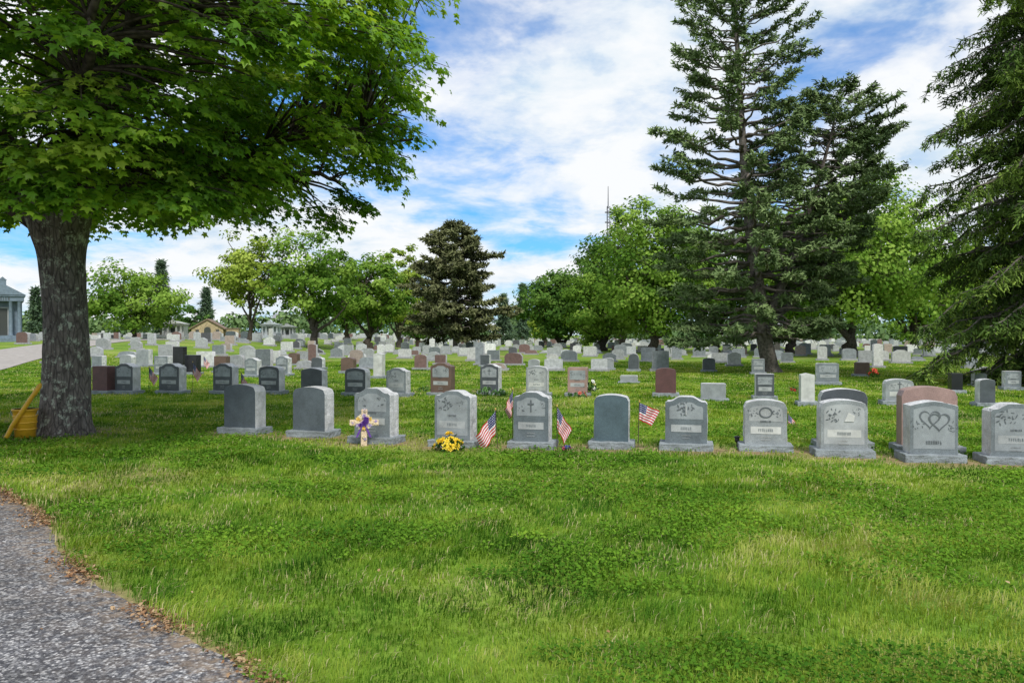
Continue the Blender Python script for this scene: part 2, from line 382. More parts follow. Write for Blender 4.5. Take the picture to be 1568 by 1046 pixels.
for (x,y,z,a) in lob:
    c=np.array([x,y,z]); o=np.array([math.cos(a),math.sin(a),0]); sdv=np.array([-o[1],o[0],0])
    dd=np.linalg.norm(LP-c+o*.7,axis=1)+np.where(LP[:,2]>z+.6,1.5,0); i=int(np.argmin(dd)); q=LP[i]
    T.add(curve(q,c,(0,0,.15+.1*random.random()),6),np.linspace(min(LR[i]*.6,.035),.007,6),4)
    n=random.randint(55,85); rad_=random.uniform(.36,.6)
    for _ in range(3):
        ang=random.uniform(-1.4,1.4); e_=c+(o*math.cos(ang)+sdv*math.sin(ang))*rad_*.8+np.array([0,0,-.12]); T.add(curve(c,e_,(0,0,.04),3),[.008,.006,.004],3)
    p1=np.clip(R.normal(size=(n,2)),-1.7,1.7)*rad_*.5; r2=(p1**2).sum(1)
    P=c+p1[:,:1]*o+p1[:,1:]*sdv; P[:,2]+=-.45*r2-.32*p1[:,0]+.05*R.normal(size=n)
    pos.append(P); nn_=np.array([0,0,1.])+.75*o*(.7+p1[:,:1])+.45*sdv*p1[:,1:]+.38*R.normal(size=(n,3)); nr.append(nn_)
    tg.append(o+sdv*p1[:,1:]*1.2+.5*R.normal(size=(n,3))+np.array([0,0,-.5]))
    lb=random.random(); rn.append(np.clip(.08+.45*lb+.4*R.random(n)+.5*mnoise.noise(Vector((x*.5,y*.5,z*.5))),0,1)); sz.append(R.uniform(.10,.18,n))
pos=np.concatenate(pos);nr=np.concatenate(nr);tg=np.concatenate(tg);rn=np.concatenate(rn);sz=np.concatenate(sz)
V,Fc,rr=scatter(*MAPLE,pos,nr,sz,rn,tg)
ML=leafmat('maple_leaf',[(0,(.055,.14,.016)),(.4,(.12,.265,.022)),(.75,(.25,.42,.035)),(1,(.43,.56,.08))],.42,(1.3,1.25,.5),.3)
build('foliage',V,[Fc],ML,tree,attrs={'rnd':rr})
T.obj('limbs',BARK2,tree)

# ------------------------------------------------------------ generic broadleaf
def broadleaf(name,x,y,h,w,cb,tr,mat,seed,nl=90,npl=110,ls=.3,lean=0,flat=.7,open_=.0,bk=None,sq=1.0):
    rs=random.Random(seed); rg=np.random.default_rng(seed)
    z0=Hf(x,y); e=empty(name,(x,y,z0)); T=Tubes()
    cz=cb+(h-cb)*.42; top=h-cz; bot=cz-cb
    th=cb+(h-cb)*.55
    P=smoothpath([(0,0,-.1),(lean*.2,0,cb*.5),(lean*.6,.1,cb),(lean,0,th)],12); rad=np.linspace(tr,tr*.3,12); rad[0]*=1.5; rad[1]*=1.12
    P[2:,:2]+=tr*.35*rg.normal(size=(10,2)); T.add(P,rad,9)
    LPs=[P[6:]];LRs=[rad[6:]]
    nlb=9
    for j in range(nlb):
        a=j*2.4+seed; i=rs.randint(4,10); q=P[i]; zt=cz+rs.uniform(-.4,.75)*top; rr=w*.5*rs.uniform(.55,.8)*math.sqrt(max(.15,1-((zt-cz)/top)**2 if zt>cz else 1))
        C=curve(q,(lean+math.cos(a)*rr,math.sin(a)*rr,zt),(0,0,-.08*h*rs.random()),10); C[1:-1]+=.05*w*.1*rg.normal(size=(8,3)); r_=np.linspace(rad[i]*.62,.03,10); T.add(C,r_,6); LPs.append(C); LRs.append(r_)
    LPa=np.concatenate(LPs);LRa=np.concatenate(LRs)
    pos=[];nr=[];rn=[]
    cnt=0
    while cnt<nl:
        v=unit(rg.normal(size=3)); u=rs.random()**(1/2.9)
        k=(.88+.42*mnoise.noise(Vector(v*1.6)+Vector((seed*3.1,0,0)))+.15*mnoise.noise(Vector(v*4)+Vector((seed*3.1,5,0))))
        c=np.array([lean+v[0]*w*.5*u*k,v[1]*w*.5*u*k,cz+v[2]*(top if v[2]>0 else bot)*u*k*(1 if v[2]>0 else sq)])
        if open_ and mnoise.noise(Vector(c*.45)+Vector((seed,2,5)))<-.35+open_: continue
        cnt+=1
        s=w*.105*rs.uniform(.55,1.3)
        d=np.linalg.norm(LPa-c,axis=1)+np.where(LPa[:,2]>c[2]+.5,2,0); i=int(np.argmin(d))
        T.add(curve(LPa[i],c,(0,0,-.1),4),np.linspace(min(LRa[i]*.6,.07),.015,4),4)
        n=int(npl*rs.uniform(.6,1.3)); dv=unit(rg.normal(size=(n,3))); ru=s*rg.random(n)**.4
        pp=c+dv*ru[:,None]*np.array([1.15,1.15,flat]); pp[:,2]-=.12*s*rg.random(n)
        pos.append(pp); nr.append(dv*.9+v*.6+np.array([0,-.15,.55])+.5*rg.normal(size=(n,3)))
        rn.append(np.clip(.02+.5*rs.random()+.45*rg.random(n)+.6*mnoise.noise(Vector(c*.3)+Vector((seed,0,0))),0,1))
    pos=np.concatenate(pos);nr=np.concatenate(nr);rn=np.concatenate(rn)
    V,Fc,rr=scatter(*TRI2,pos,nr,ls*rg.uniform(.55,1.25,len(pos)),rn)
    build('foliage',V,[Fc],mat,e,attrs={'rnd':rr}); T.obj('trunk_and_limbs',bk or BARK2,e)
    return e
LB=leafmat('leaf_bright',[(0,(.06,.135,.02)),(.45,(.14,.255,.035)),(1,(.29,.42,.08))],.28)
LY=leafmat('leaf_yellow_green',[(0,(.11,.17,.022)),(.45,(.235,.33,.045)),(1,(.43,.51,.11))],.28)
LM=leafmat('leaf_mid',[(0,(.042,.10,.024)),(.45,(.095,.19,.035)),(1,(.20,.32,.07))],.28)
LDk=leafmat('leaf_dark',[(0,(.025,.06,.018)),(.5,(.055,.12,.028)),(1,(.11,.20,.045))],0)
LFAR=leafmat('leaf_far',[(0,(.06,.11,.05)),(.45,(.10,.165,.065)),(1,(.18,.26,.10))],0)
def bl(pxc,ybase,pxw,ytop,d,mat,seed,cbf=.28,trpx=9,**k):
    x=PX(pxc,d); s=F/d; z0=Hf(x,d); h=(HZ-ytop)/s+CH-z0
    return broadleaf('broadleaf_tree',x,d,h*1.02,pxw*1.08/s,h*cbf,trpx/s,mat,seed,**k)
bl(205,510,150,405,95,LB,11,.16,4,nl=100,ls=.36)
bl(383,525,115,350,78,LY,12,.27,4,nl=90,ls=.28,open_=.13)
bl(478,530,160,340,72,LB,13,.2,7,nl=105,ls=.28,open_=.14)
bl(565,527,120,383,85,LB,14,.17,6,nl=100,ls=.31,open_=.06)
bl(612,525,85,376,98,LY,15,.15,5,nl=80,ls=.34,open_=.05)
bl(530,525,70,400,110,LM,44,.12,5,nl=60,ls=.4)
bl(858,528,140,396,100,LM,16,.08,6,nl=140,ls=.36)
bl(925,532,130,415,80,LB,17,.08,5,nl=120,ls=.29)
bl(950,532,150,326,92,LM,18,.15,7,nl=150,ls=.34)
bl(1000,540,200,300,68,LB,19,.14,9,nl=210,ls=.28)
bl(1095,540,170,330,75,LM,20,.12,7,nl=160,ls=.3)
bl(1305,545,310,258,58,LB,21,.13,10,nl=330,ls=.26)
bl(1210,545,160,330,70,LM,22,.12,7,nl=140,ls=.29)
bl(1400,545,140,310,80,LB,45,.12,7,nl=130,ls=.33)
bl(1495,540,170,345,85,LY,23,.1,6,nl=140,ls=.34)
bl(1590,545,160,300,95,LB,24,.1,6,nl=110,ls=.36)
bl(835,530,75,440,120,LY,25,.06,4,nl=60,ls=.42)
bl(300,520,60,470,150,LDk,26,.05,4,nl=50,ls=.5)
bl(640,520,60,462,140,LM,27,.05,4,nl=50,ls=.5)

# ------------------------------------------------------------ conifers
def conifer(name,stems,mat,seed,bk=PBARK,inner=.4,twigs=11,nee=9,nlen=.26,nwid=.07,up=.15,droop=.1,hang=0.0,loc=(0,0,0),tw=1.0,clump=0.0):
    rs=random.Random(seed); rg=np.random.default_rng(seed); e=empty(name,loc); T=Tubes()
    pos=[];tg=[];nr=[];rn=[]
    for path,br,prof,t0,nb in stems:
        P=smoothpath(path,40); rad=br*(1-np.linspace(0,1,40)**1.1*.93); rad[0]*=1.35; T.add(P,rad,10)
        for j in range(nb):
            t=t0+(1-t0)*(j+rs.random())/nb; i=min(38,int(t*39)); q=P[i]
            a=j*2.399+rs.random()*.8; Lb=prof(t,a)*rs.uniform(.6,1.1)
            if Lb<.15: Lb=.15
            o=np.array([math.cos(a),math.sin(a),0])
            upk=up*(.3+1.3*t)+rs.uniform(-.1,.12)
            E=q+o*Lb+np.array([0,0,upk*Lb-droop*Lb*(1-t)])
            C=curve(q,E,(0,0,-.10*Lb if up>0 else .12*Lb),9); C[1:]+=.02*Lb*rg.normal(size=(8,3))
            T.add(C,np.linspace(min(rad[i]*.5,.02+.018*Lb),.008,9),5)
            dirv=unit(np.gradient(C,axis=0)); nt_=max(4,int(twigs*(.4+Lb/3.)))
            lb=rs.random(); inn=inner+(.3*rs.random()*clump)
            if clump and rs.random()<.08 and t<.55: continue   # dead bare branch
            for k in range(nt_):
                s=inn+(1-inn)*(k+rs.random())/nt_; f=s*8; ii=min(7,int(f)); p0=C[ii]+(C[ii+1]-C[ii])*(f-ii)
                sd_=np.cross(dirv[ii],[0,0,1.]); sd_=sd_/max(1e-6,np.linalg.norm(sd_)); sg=1 if k%2 else -1
                tl=(.22+.42*Lb*.33*(1.15-s))*rs.uniform(.6,1.25)*tw
                td=dirv[ii]*.75+sd_*sg*rs.uniform(.4,1.0)+np.array([0,0,(.25*up if not hang else -hang)*1.0+rs.uniform(-.2,.3)]); td/=np.linalg.norm(td)
                if hang: tl*=1.0+.8*rs.random()
                p1=p0+td*tl; mid=(p0+p1)/2+np.array([0,0,.06*tl if hang else -.04*tl])
                T.add([p0,mid,p1],[.010,.007,.004],3)
                n=int(nee*(1+tl*1.4)); u=rg.random(n)[:,None]; u=u**(.8-.35*clump)
                pp=p0*(1-u)+p1*u; pos.append(pp+.045*rg.normal(size=(n,3)))
                dv=td*.8+.65*rg.normal(size=(n,3))
                if hang: dv[:,2]-=.45
                tg.append(dv); nr.append(rg.normal(size=(n,3))*.6+np.array([0,-.35,.9])); rn.append(np.clip(.05+.35*lb+.4*rg.random(n)+.25*u[:,0]*(1 if hang else .6),0,1))
    pos=np.concatenate(pos);tg=np.concatenate(tg);nr=np.concatenate(nr);rn=np.concatenate(rn); n=len(pos)
    szz=np.stack([nwid*rg.uniform(.6,1.3,n),nlen*rg.uniform(.6,1.3,n),np.full(n,.1)],1)
    V,Fc,rr=scatter(*NEED,pos,nr,szz,rn,tg)
    build('foliage',V,[Fc],mat,e,attrs={'rnd':rr}); T.obj('trunk_and_limbs',bk,e); return e
NP=leafmat('pine_needles',[(0,(.07,.11,.045)),(.5,(.14,.205,.08)),(1,(.26,.345,.14))],0)
NS=leafmat('spruce_needles',[(0,(.03,.06,.02)),(.5,(.085,.145,.034)),(1,(.22,.31,.06))],0)
NF=leafmat('fir_needles',[(0,(.05,.085,.055)),(.5,(.09,.14,.08)),(1,(.14,.21,.11))],0)
NB=leafmat('cedar_needles',[(0,(.065,.07,.038)),(.5,(.13,.14,.065)),(1,(.22,.235,.11))],0)
k=34/F
def Q(px,py,dy=0): return (PX(px,34),34+dy,CH+(HZ-py)*k)
def prof1(t,a):
    return np.interp(t,[.1,.25,.4,.55,.7,.85,1.0],[4.0,4.6,4.5,4.2,3.5,2.7,1.3])*(1-.2*max(0,math.cos(a)) *(t<.7))*(1-.3*max(0,-math.sin(a))*(t<.35))
def prof2(t,a): return np.interp(t,[.1,.3,.5,.7,.9,1.0],[2.4,3.1,3.4,3.0,2.3,1.3])
conifer('pine_tree',[([Q(1182,573),Q(1170,520),Q(1166,470),Q(1150,370),Q(1140,270),Q(1132,150),Q(1126,40),Q(1122,-50)],.36,prof1,.18,205),
                     ([Q(1172,490,.1),Q(1200,440,.3),Q(1232,360,.5),Q(1258,280,.5),Q(1280,200,.5),Q(1290,145,.5)],.2,prof2,.23,115),
                     ([Q(1178,495,.1),Q(1240,450,1),Q(1300,370,1.2),Q(1325,270,1.2),Q(1335,185,1.2)],.15,lambda t,a:2.1*(1.2-t*.7),.3,80)],
        NP,5,inner=.42,twigs=13,nee=12,nlen=.19,nwid=.075,up=.30,droop=.42,tw=1.05,clump=.85)
dS=25.0; sx=PX(1632,dS)
conifer('spruce_tree',[([(sx,dS,-.1),(sx,dS,7),(sx+.1,dS,14),(sx,dS,21)],.38,lambda t,a:np.interp(t,[0.02,.1,.3,.5,.7,1],[4.1,4.5,4.3,3.7,2.6,.3]),.035,330)],
        NS,6,inner=.2,twigs=17,nee=18,nlen=.18,nwid=.05,up=-.02,droop=.42,hang=1.2)
def cone(name,pxc,pxw,ytop,d,mat,seed,nb=110,nlen=.42,shape=None,t0=.1,nw=.3,**kk):
    x=PX(pxc,d); s=F/d; z0=Hf(x,d); h=(HZ-ytop)/s+CH-z0; r=pxw/s/2
    sh=shape or [(0,.9),(.2,1),(.45,.8),(.7,.5),(1,.08)]
    conifer(name,[([(x,d,z0-.1),(x+.1,d,z0+h*.5),(x,d,z0+h)],.012*h+.12,lambda t,a:r*np.interp(t,[q[0] for q in sh],[q[1] for q in sh])*(.88+.25*math.sin(a*3+t*20)),t0,nb)],mat,seed,nlen=nlen,nwid=nlen*nw,**kk)
cone('cedar_tree',697,165,340,75,NB,31,nb=210,nlen=.36,nw=.45,shape=[(0,.85),(.15,1.0),(.38,1.02),(.6,.85),(.78,.62),(.92,.38),(1,.12)],t0=.14,inner=.33,twigs=11,nee=11,up=.1,droop=.12,tw=1.2,clump=.5)
cone('fir_tree',247,46,398,120,NF,32,nb=90,nlen=.6,inner=.1,twigs=5,nee=7,up=-.1)
cone('fir_tree',316,30,440,150,NF,33,nb=70,nlen=.7,inner=.1,twigs=4,nee=7,up=-.1)
cone('fir_tree',55,34,440,140,NF,34,nb=70,nlen=.7,inner=.1,twigs=4,nee=7,up=-.1)
cone('fir_tree',800,26,434,150,NF,35,nb=70,nlen=.7,inner=.1,twigs=4,nee=7,up=-.1)
cone('fir_tree',770,44,450,130,NF,36,nb=80,nlen=.6,inner=.1,twigs=5,nee=7,up=-.1)

# distant treeline
pos=[];rn=[];nr=[]
rs=random.Random(3)
for j in range(460):
    y=rs.uniform(170,260); x=rs.uniform(-.95,.95)*y; zt=rs.uniform(1,5.5)+2.5*mnoise.noise(Vector((x*.03,0,0)))
    s=rs.uniform(2,4); nn_=70; dv=unit(R.normal(size=(nn_,3))); pos.append(np.array([x,y,max(1,zt)])+dv*s*(R.random(nn_)**.4)[:,None]*np.array([1.3,1,.9])); nr.append(dv+np.array([0,0,.5])+.4*R.normal(size=(nn_,3))); rn.append(np.clip(.6*rs.random()+.4*R.random(nn_),0,1))
V,Fc,rr=scatter(*TRI2,np.concatenate(pos),np.concatenate(nr),R.uniform(.7,1.5,len(pos)*70),np.concatenate(rn))
build('distant_treeline',V,[Fc],LFAR,attrs={'rnd':rr})

# ------------------------------------------------------------ gravestones
def granite(name,c,speck=.35,rough=.5,sc=160,bm=.0):
    m,nt,N,L=newmat(name); tc=N.new('ShaderNodeTexCoord')
    a=noisen(N,L,tc.outputs['Object'],sc,2,.8); r=ramp(N,[(.35,tuple(v*(1-speck) for v in c)),(.65,tuple(min(.9,v*(1+speck)) for v in c))]); L.new(a.outputs[0],r.inputs[0])
    g=N.new('ShaderNodeNewGeometry'); b=noisen(N,L,g.outputs['Position'],4,4,.65); rb=ramp(N,[(.3,.72),(.7,1.18)]); L.new(b.outputs[0],rb.inputs[0])
    c_=mix(N,L,1.0,r.outputs[0],rb.outputs[0],'MULTIPLY')
    p=N.new('ShaderNodeBsdfPrincipled'); L.new(c_,p.inputs['Base Color']); p.inputs['Roughness'].default_value=rough
    if bm:
        nb=noisen(N,L,g.outputs['Position'],14,5,.7); L.new(bump(N,L,nb.outputs[0],.9,bm),p.inputs['Normal'])
    out(nt,p.outputs[0]); return m
G={'blue':granite('granite_slate_blue',(.095,.115,.13)),'dblue':granite('granite_deep_blue',(.08,.12,.14)),'blue2':granite('granite_blue_grey',(.13,.155,.17)),'grey':granite('granite_grey',(.18,.205,.22)),
   'light':granite('granite_light',(.27,.29,.30)),'dark':granite('granite_dark',(.08,.09,.10),.3,.35),'black':granite('granite_black',(.02,.02,.025),.3,.2),
   'brown':granite('granite_brown',(.14,.09,.07)),'red':granite('granite_red',(.11,.05,.048)),'pink':granite('granite_pink',(.34,.225,.195)),'white':granite('marble_white',(.55,.55,.53),.08)}
ROCK=granite('rock_pitched_granite',(.58,.58,.58),.25,.8,120,.03)
BASE=granite('granite_base',(.25,.28,.295),.3,.8,120,.03)
FROST=granite('frosted_granite',(.29,.315,.33),.25,.8)
FROST2=granite('frosted_granite_pale',(.38,.395,.40),.2,.8)
CUT=granite('cut_lettering',(.12,.135,.145),.25,.8)
def outline(style,w,h,n=22):
    u=np.linspace(-1,1,n)
    if style=='arch': z=h-.09*w*u**2-.10*w*np.clip((np.abs(u)-.86)/.14,0,1)**2
    elif style=='serp': z=h-.12*w*(sm((np.abs(u)-.25)/.55))-.05*w*np.clip((np.abs(u)-.9)/.1,0,1)**2
    elif style=='slant': z=h-.10*w*np.abs(u+.0)**1.5
    elif style=='round': z=h-w*.5*(1-np.sqrt(np.clip(1-u**2,0,1)))
    elif style=='pillar': z=h-.12*w*np.abs(u)
    else: z=h-.0*u-.02*w*np.clip((np.abs(u)-.93)/.07,0,1)**2
    return [(u[i]*w/2,z[i]) for i in range(n)]
class PM:
    def __init__(s): s.v=[];s.f=[];s.m=[]
    def poly(s,pts,y,mi):
        b=len(s.v); s.v+= [(p[0],y,p[1]) for p in pts]; s.f.append(list(range(b,b+len(pts)))); s.m.append(mi)
    def box(s,c,d,mi):
        b=len(s.v); x,y,z=c; a,bb,cc=d[0]/2,d[1]/2,d[2]/2
        for sx_ in(-1,1):
            for sy in(-1,1):
                for sz_ in(-1,1): s.v.append((x+sx_*a,y+sy*bb,z+sz_*cc))
        for q in ((0,1,3,2),(4,6,7,5),(0,4,5,1),(2,3,7,6),(0,2,6,4),(1,5,7,3)): s.f.append([b+i for i in q]); s.m.append(mi)
    def obj(s,name,mats,parent,loc=(0,0,0),bevel=0,smooth=False):
        me=bpy.data.meshes.new(name); me.from_pydata(s.v,[],s.f); 
        for m in mats: me.materials.append(m)
        me.polygons.foreach_set('material_index',s.m)
        if smooth: me.polygons.foreach_set('use_smooth',[True]*len(s.f))
        me.update(); o=bpy.data.objects.new(name,me); o.location=loc; link(o,parent)
        if bevel:
            b=o.modifiers.new('bevel','BEVEL'); b.width=bevel; b.segments=2; b.limit_method='ANGLE'
        return o
def slab(w,h,dep,style,z0,rough=0,rs=random):
    s=PM(); top=outline(style,w,h-z0)
    sidel=[(-w/2,(h-z0)*.82*q) for q in (0,.2,.4,.6,.8)]; sider=[(-a,b) for a,b in sidel][::-1]
    front=sidel+top+sider
    n=len(front)
    for layer,(y,inf) in enumerate([(-dep/2,0),(-dep/4,1),(0,1),(dep/4,1),(dep/2,0)]):
        for i,(px,pz) in enumerate(front):
            j=(rs.uniform(-.6,.6)*rough*inf) if rough else 0
            s.v.append((px+(j if px>0 else -j)*(1 if abs(px)>w*.49 else 0),y,z0+pz+(j*.5 if pz>.02 else 0)))
    s.f.append(list(range(n))); s.m.append(0)
    for l in range(4):
        for i in range(n):
            a=l*n+i; b=l*n+(i+1)%n; s.f.append([a,a+n,b+n,b]); s.m.append(1)
    s.f.append(list(range(4*n,5*n))[::-1]); s.m.append(0)
    return s
def disk(cx_,cz_,rx,rz,n=10,rot=0):
    return [(cx_+rx*math.cos(t)*math.cos(rot)-rz*math.sin(t)*math.sin(rot),cz_+rx*math.cos(t)*math.sin(rot)+rz*math.sin(t)*math.cos(rot)) for t in [2*math.pi*i/n for i in range(n)]]
def letters(s,cx_,cz_,n,lh,y,mi,rs):
    lw=lh*.62; x0=cx_-n*lw/2
    for i in range(n):
        x=x0+i*lw; k=rs.randint(0,3); t=lh*.13
        s.box((x+t,y,cz_),(t,.002,lh),mi)
        if k in(0,1): s.box((x+lw*.62,y,cz_),(t,.002,lh*.999),mi)
        if k in(0,2): s.box((x+lw*.4,y-.0012,cz_+lh*.42),(lw*.5,.002,t),mi)
        if k in(1,2,3): s.box((x+lw*.4,y-.0012,cz_),(lw*.5,.002,t),mi)
        if k==3: s.box((x+lw*.4,y-.0012,cz_-lh*.42),(lw*.5,.002,t),mi)
def heart(cx_,cz_,r,n=26):
    P=[]
    for i in range(n):
        t=2*math.pi*i/n; P.append((cx_+r*math.sin(t)**3,cz_+r*(13*math.cos(t)-5*math.cos(2*t)-2*math.cos(3*t)-math.cos(4*t))/16))
    return P
def ringpoly(s,P,k,c,y,mi):
    n=len(P)
    for i in range(n):
        a=P[i];b=P[(i+1)%n]; f=lambda p:(c[0]+(p[0]-c[0])*k,c[1]+(p[1]-c[1])*k)
        s.poly([a,b,f(b),f(a)],y,mi)
def carving(w,h,z0,dep,design,style,rs):
    s=PM(); y=-dep/2-.003; y2=y-.002; y3=y-.004; bh=h-z0
    if design in('floral','heart','leafy'):
        o=outline(style,w*.86,bh-.035)
        s.poly([(-w*.43,z0+bh*.10)]+[(a,z0+b-.02) for a,b in o]+[(w*.43,z0+bh*.10)],y,0)
    elif design in('panel','cross','flor2','rose'):
        o=outline(style,w*.80,bh-.045)
        s.poly([(-w*.40,z0+bh*.52)]+[(a,z0+b-.03) for a,b in o]+[(w*.40,z0+bh*.52)],y,0)
    if design in('panel','cross','rose','flor2','leafy','floral'):
        bz=z0+bh*.32; s.poly([(-w*.36,bz-.05),(w*.36,bz-.05),(w*.36,bz+.05),(-w*.36,bz+.05)],y2,1)
        letters(s,0,bz,rs.randint(5,8),.04,y3,3,rs)
        for zt in (.14,.2): letters(s,-.0,z0+bh*zt-.02,rs.randint(10,14),.016,y2-.001,1,rs)
    cz_=z0+bh*.72
    def flora(cx0,cz0,r,n,mi):
        for i in range(n):
            a=rs.uniform(0,6.28); q=r*rs.random()**.6; s.poly(disk(cx0+q*math.cos(a)*1.2,cz0+q*math.sin(a),r*rs.uniform(.12,.3),r*rs.uniform(.05,.1),7,rs.uniform(0,3.1)),y2-.0003*i,mi)
    if design=='cross':
        s.box((0,y2,cz_),(.022,.004,.17),2); s.box((0,y2-.003,cz_+.03),(.09,.004,.022),2); flora(-.14,cz_-.01,.07,9,2); flora(.14,cz_-.01,.07,9,2)
    if design=='panel': flora(-.16,cz_,.08,12,2); flora(.16,cz_,.08,12,2); flora(0,cz_+.03,.05,8,1); letters(s,0,z0+bh*.5,9,.026,y3,2,rs)
    if design=='floral': flora(-.1,cz_,.1,20,2); flora(.13,cz_-.05,.06,10,1); flora(.12,cz_+.02,.05,12,2); letters(s,0,z0+bh*.5,8,.026,y3,2,rs)
    if design=='rose': flora(0,cz_+.01,.10,24,2); s.box((0,y2-.01,cz_),(.018,.003,.14),1)
    if design=='flor2': flora(-.17,cz_,.07,14,2); flora(.17,cz_,.07,14,2); ringpoly(s,disk(0,cz_,.09,.075,18),.8,(0,cz_),y2-.005,2); flora(0,cz_,.05,9,1); letters(s,0,z0+bh*.52,9,.026,y3,2,rs)
    if design=='leafy': flora(-.14,cz_-.02,.09,20,2); s.poly([(-.0,cz_-.10),(.12,cz_-.10),(.13,cz_-.02),(.05,cz_+.02)],y2-.007,1); flora(.16,cz_+.03,.05,12,2)
    if design=='heart':
        for cx0,zz0 in((-.05,cz_-.03),(.06,cz_-.06)):
            ringpoly(s,heart(cx0,zz0,.13),.82,(cx0,zz0),y2-.002-(.002 if cx0>0 else 0),2)
        flora(-.2,cz_-.1,.07,12,2); flora(.21,cz_-.12,.07,12,2)
        letters(s,0,z0+bh*.22,7,.045,y3,2,rs)
    return s
def gravestone(x,y,w,h,dep,rot,style,design,tone,seed,name='gravestone'):
    rs=random.Random(seed); z=Hf(x,y); e=empty(name,(x,y,z),rot)
    bh=.10 if h>.45 else .05
    b=PM(); bw=w+.16; bd=dep+.16
    b.box((0,0,bh/2-.03),(bw,bd,bh+.06),0)
    ob=b.obj('base',[BASE],e,bevel=.012)
    sb=ob.modifiers.new('sub','SUBSURF'); sb.subdivision_type='SIMPLE'; sb.levels=sb.render_levels=3
    tx=bpy.data.textures.get('chip') or bpy.data.textures.new('chip','CLOUDS'); tx.noise_scale=.06
    dm=ob.modifiers.new('disp','DISPLACE'); dm.texture=tx; dm.strength=.03; dm.mid_level=.5; dm.texture_coords='GLOBAL'
    sidem=ROCK if tone in('grey','blue','blue2','dblue','light','dark') else G[tone]
    slab(w,h,dep,style,bh-.005,rough=.022 if sidem is ROCK else 0,rs=rs).obj('tablet',[G[tone],sidem],e,bevel=.004)
    if design!='plain': carving(w,h,bh,dep,design,style,rs).obj('carving',[FROST if tone!='light' else FROST2,FROST2 if tone!='light' else G['white'],CUT,G['grey']],e)
    return e
for i,(f,(x,y)) in enumerate(zip(front,fpos)):
    s=F/y; w=(f[1]-f[0])/s*.88; h=(f[3]-f[2])/s*.985
    gravestone(x,y+.2,w,h,.28,ROT+math.radians(-1.5+ (i<4)*-6+(i>7)*3)+math.radians([0,.8,-.6,.5,-.3,.9,-.7,.2,-.5,.4,0][i]),f[4],f[5],f[6],100+i)
# stones standing back to back with the right-hand pair
d=fpos[8][1]+.95; gravestone(PX(1290,d),d,.62,.84,.24,ROT,'arch','plain','dark',150)
d=fpos[9][1]+.95; gravestone(PX(1419,d),d,.70,.90,.26,ROT,'arch','plain','pink',151)
sec=[(137,170,560,604,'flat','plain','red'),(171,210,556,604,'serp','panel','dark'),(238,282,556,604,'serp','panel','dark'),(322,362,556,604,'serp','panel','dark'),
(392,434,560,604,'arch','panel','dark'),(457,500,563,606,'slant','plain','dark'),(525,566,563,607,'arch','panel','dark'),(589,628,563,608,'serp','floral','grey'),
(657,697,555,607,'serp','panel','brown'),(734,769,557,605,'serp','cross','dark'),(804,843,560,608,'arch','floral','light'),(868,904,562,608,'flat','panel','pink'),
(1003,1040,563,608,'arch','plain','red'),(1073,1117,587,614,'flat','plain','light'),(1158,1190,572,613,'flat','panel','dark'),(1228,1252,571,622,'pillar','plain','white'),
(1357,1405,580,621,'arch','cross','light'),(1251,1289,556,590,'flat','panel','grey'),(1311,1335,555,577,'flat','plain','brown'),(1459,1478,571,603,'flat','plain','black'),
(1503,1529,580,624,'arch','plain','dark'),(1542,1568,568,598,'flat','panel','grey'),(949,980,575,587,'flat','plain','light'),(262,284,530,562,'flat','plain','black'),
(280,305,543,574,'flat','plain','black'),(1076,1098,548,570,'arch','plain','dark'),(962,981,541,569,'round','plain','dark'),(1000,1019,542,565,'arch','plain','grey'),
(1152,1174,549,574,'flat','panel','grey'),(571,588,540,580,'pillar','plain','white'),(735,752,543,562,'flat','plain','dark'),(520,545,547,572,'arch','plain','brown'),
(232,262,545,575,'flat','panel','grey'),(205,232,533,560,'flat','plain','light'),(325,350,545,572,'flat','plain','brown'),(372,398,548,578,'serp','panel','grey'),
(440,458,540,560,'arch','plain','brown'),(475,497,547,566,'arch','plain','dark'),(420,445,545,576,'serp','panel','grey'),(180,205,543,570,'arch','plain','light'),
(137,160,543,562,'flat','plain','grey'),(1494,1515,571,592,'arch','plain','grey'),(923,942,548,567,'arch','plain','light'),(808,828,550,566,'arch','plain','light')]
for i,f in enumerate(sec):
    d=D(f[3]); x=PX((f[0]+f[1])/2,d); s=F/d; z=Hf(x,d); d=D(f[3],z) if z>0.02 else d
    x=PX((f[0]+f[1])/2,d); s=F/d
    gravestone(x,d+.18,(f[1]-f[0])/s*.84,(f[3]-f[2])/s*.98,.30,ROT+math.radians(-5 if x<0 else 0)+math.radians(random.uniform(-1,1)),f[4],f[5],f[6],200+i)

m,nt_,N,L=newmat('far_stone_granite'); at=N.new('ShaderNodeAttribute'); at.attribute_name='col'
g=N.new('ShaderNodeNewGeometry'); nb=noisen(N,L,g.outputs['Position'],8,3,.7); r=ramp(N,[(.3,.7),(.7,1.2)]); L.new(nb.outputs[0],r.inputs[0])
p=N.new('ShaderNodeBsdfPrincipled'); L.new(mix(N,L,1.0,at.outputs['Color'],r.outputs[0],'MULTIPLY'),p.inputs['Base Color']); p.inputs['Roughness'].default_value=.7; out(nt_,p.outputs[0])
rs=random.Random(44); VV=[];F4=[];FN=[];CC=[];nb_=0
pal=[(.30,.31,.32)]*3+[(.38,.39,.40)]*3+[(.22,.24,.26)]*3+[(.46,.46,.45)]*3+[(.15,.17,.18)]*2+[(.55,.55,.54)]*2+[(.07,.07,.08)]+[(.15,.09,.08)]+[(.30,.24,.21)]
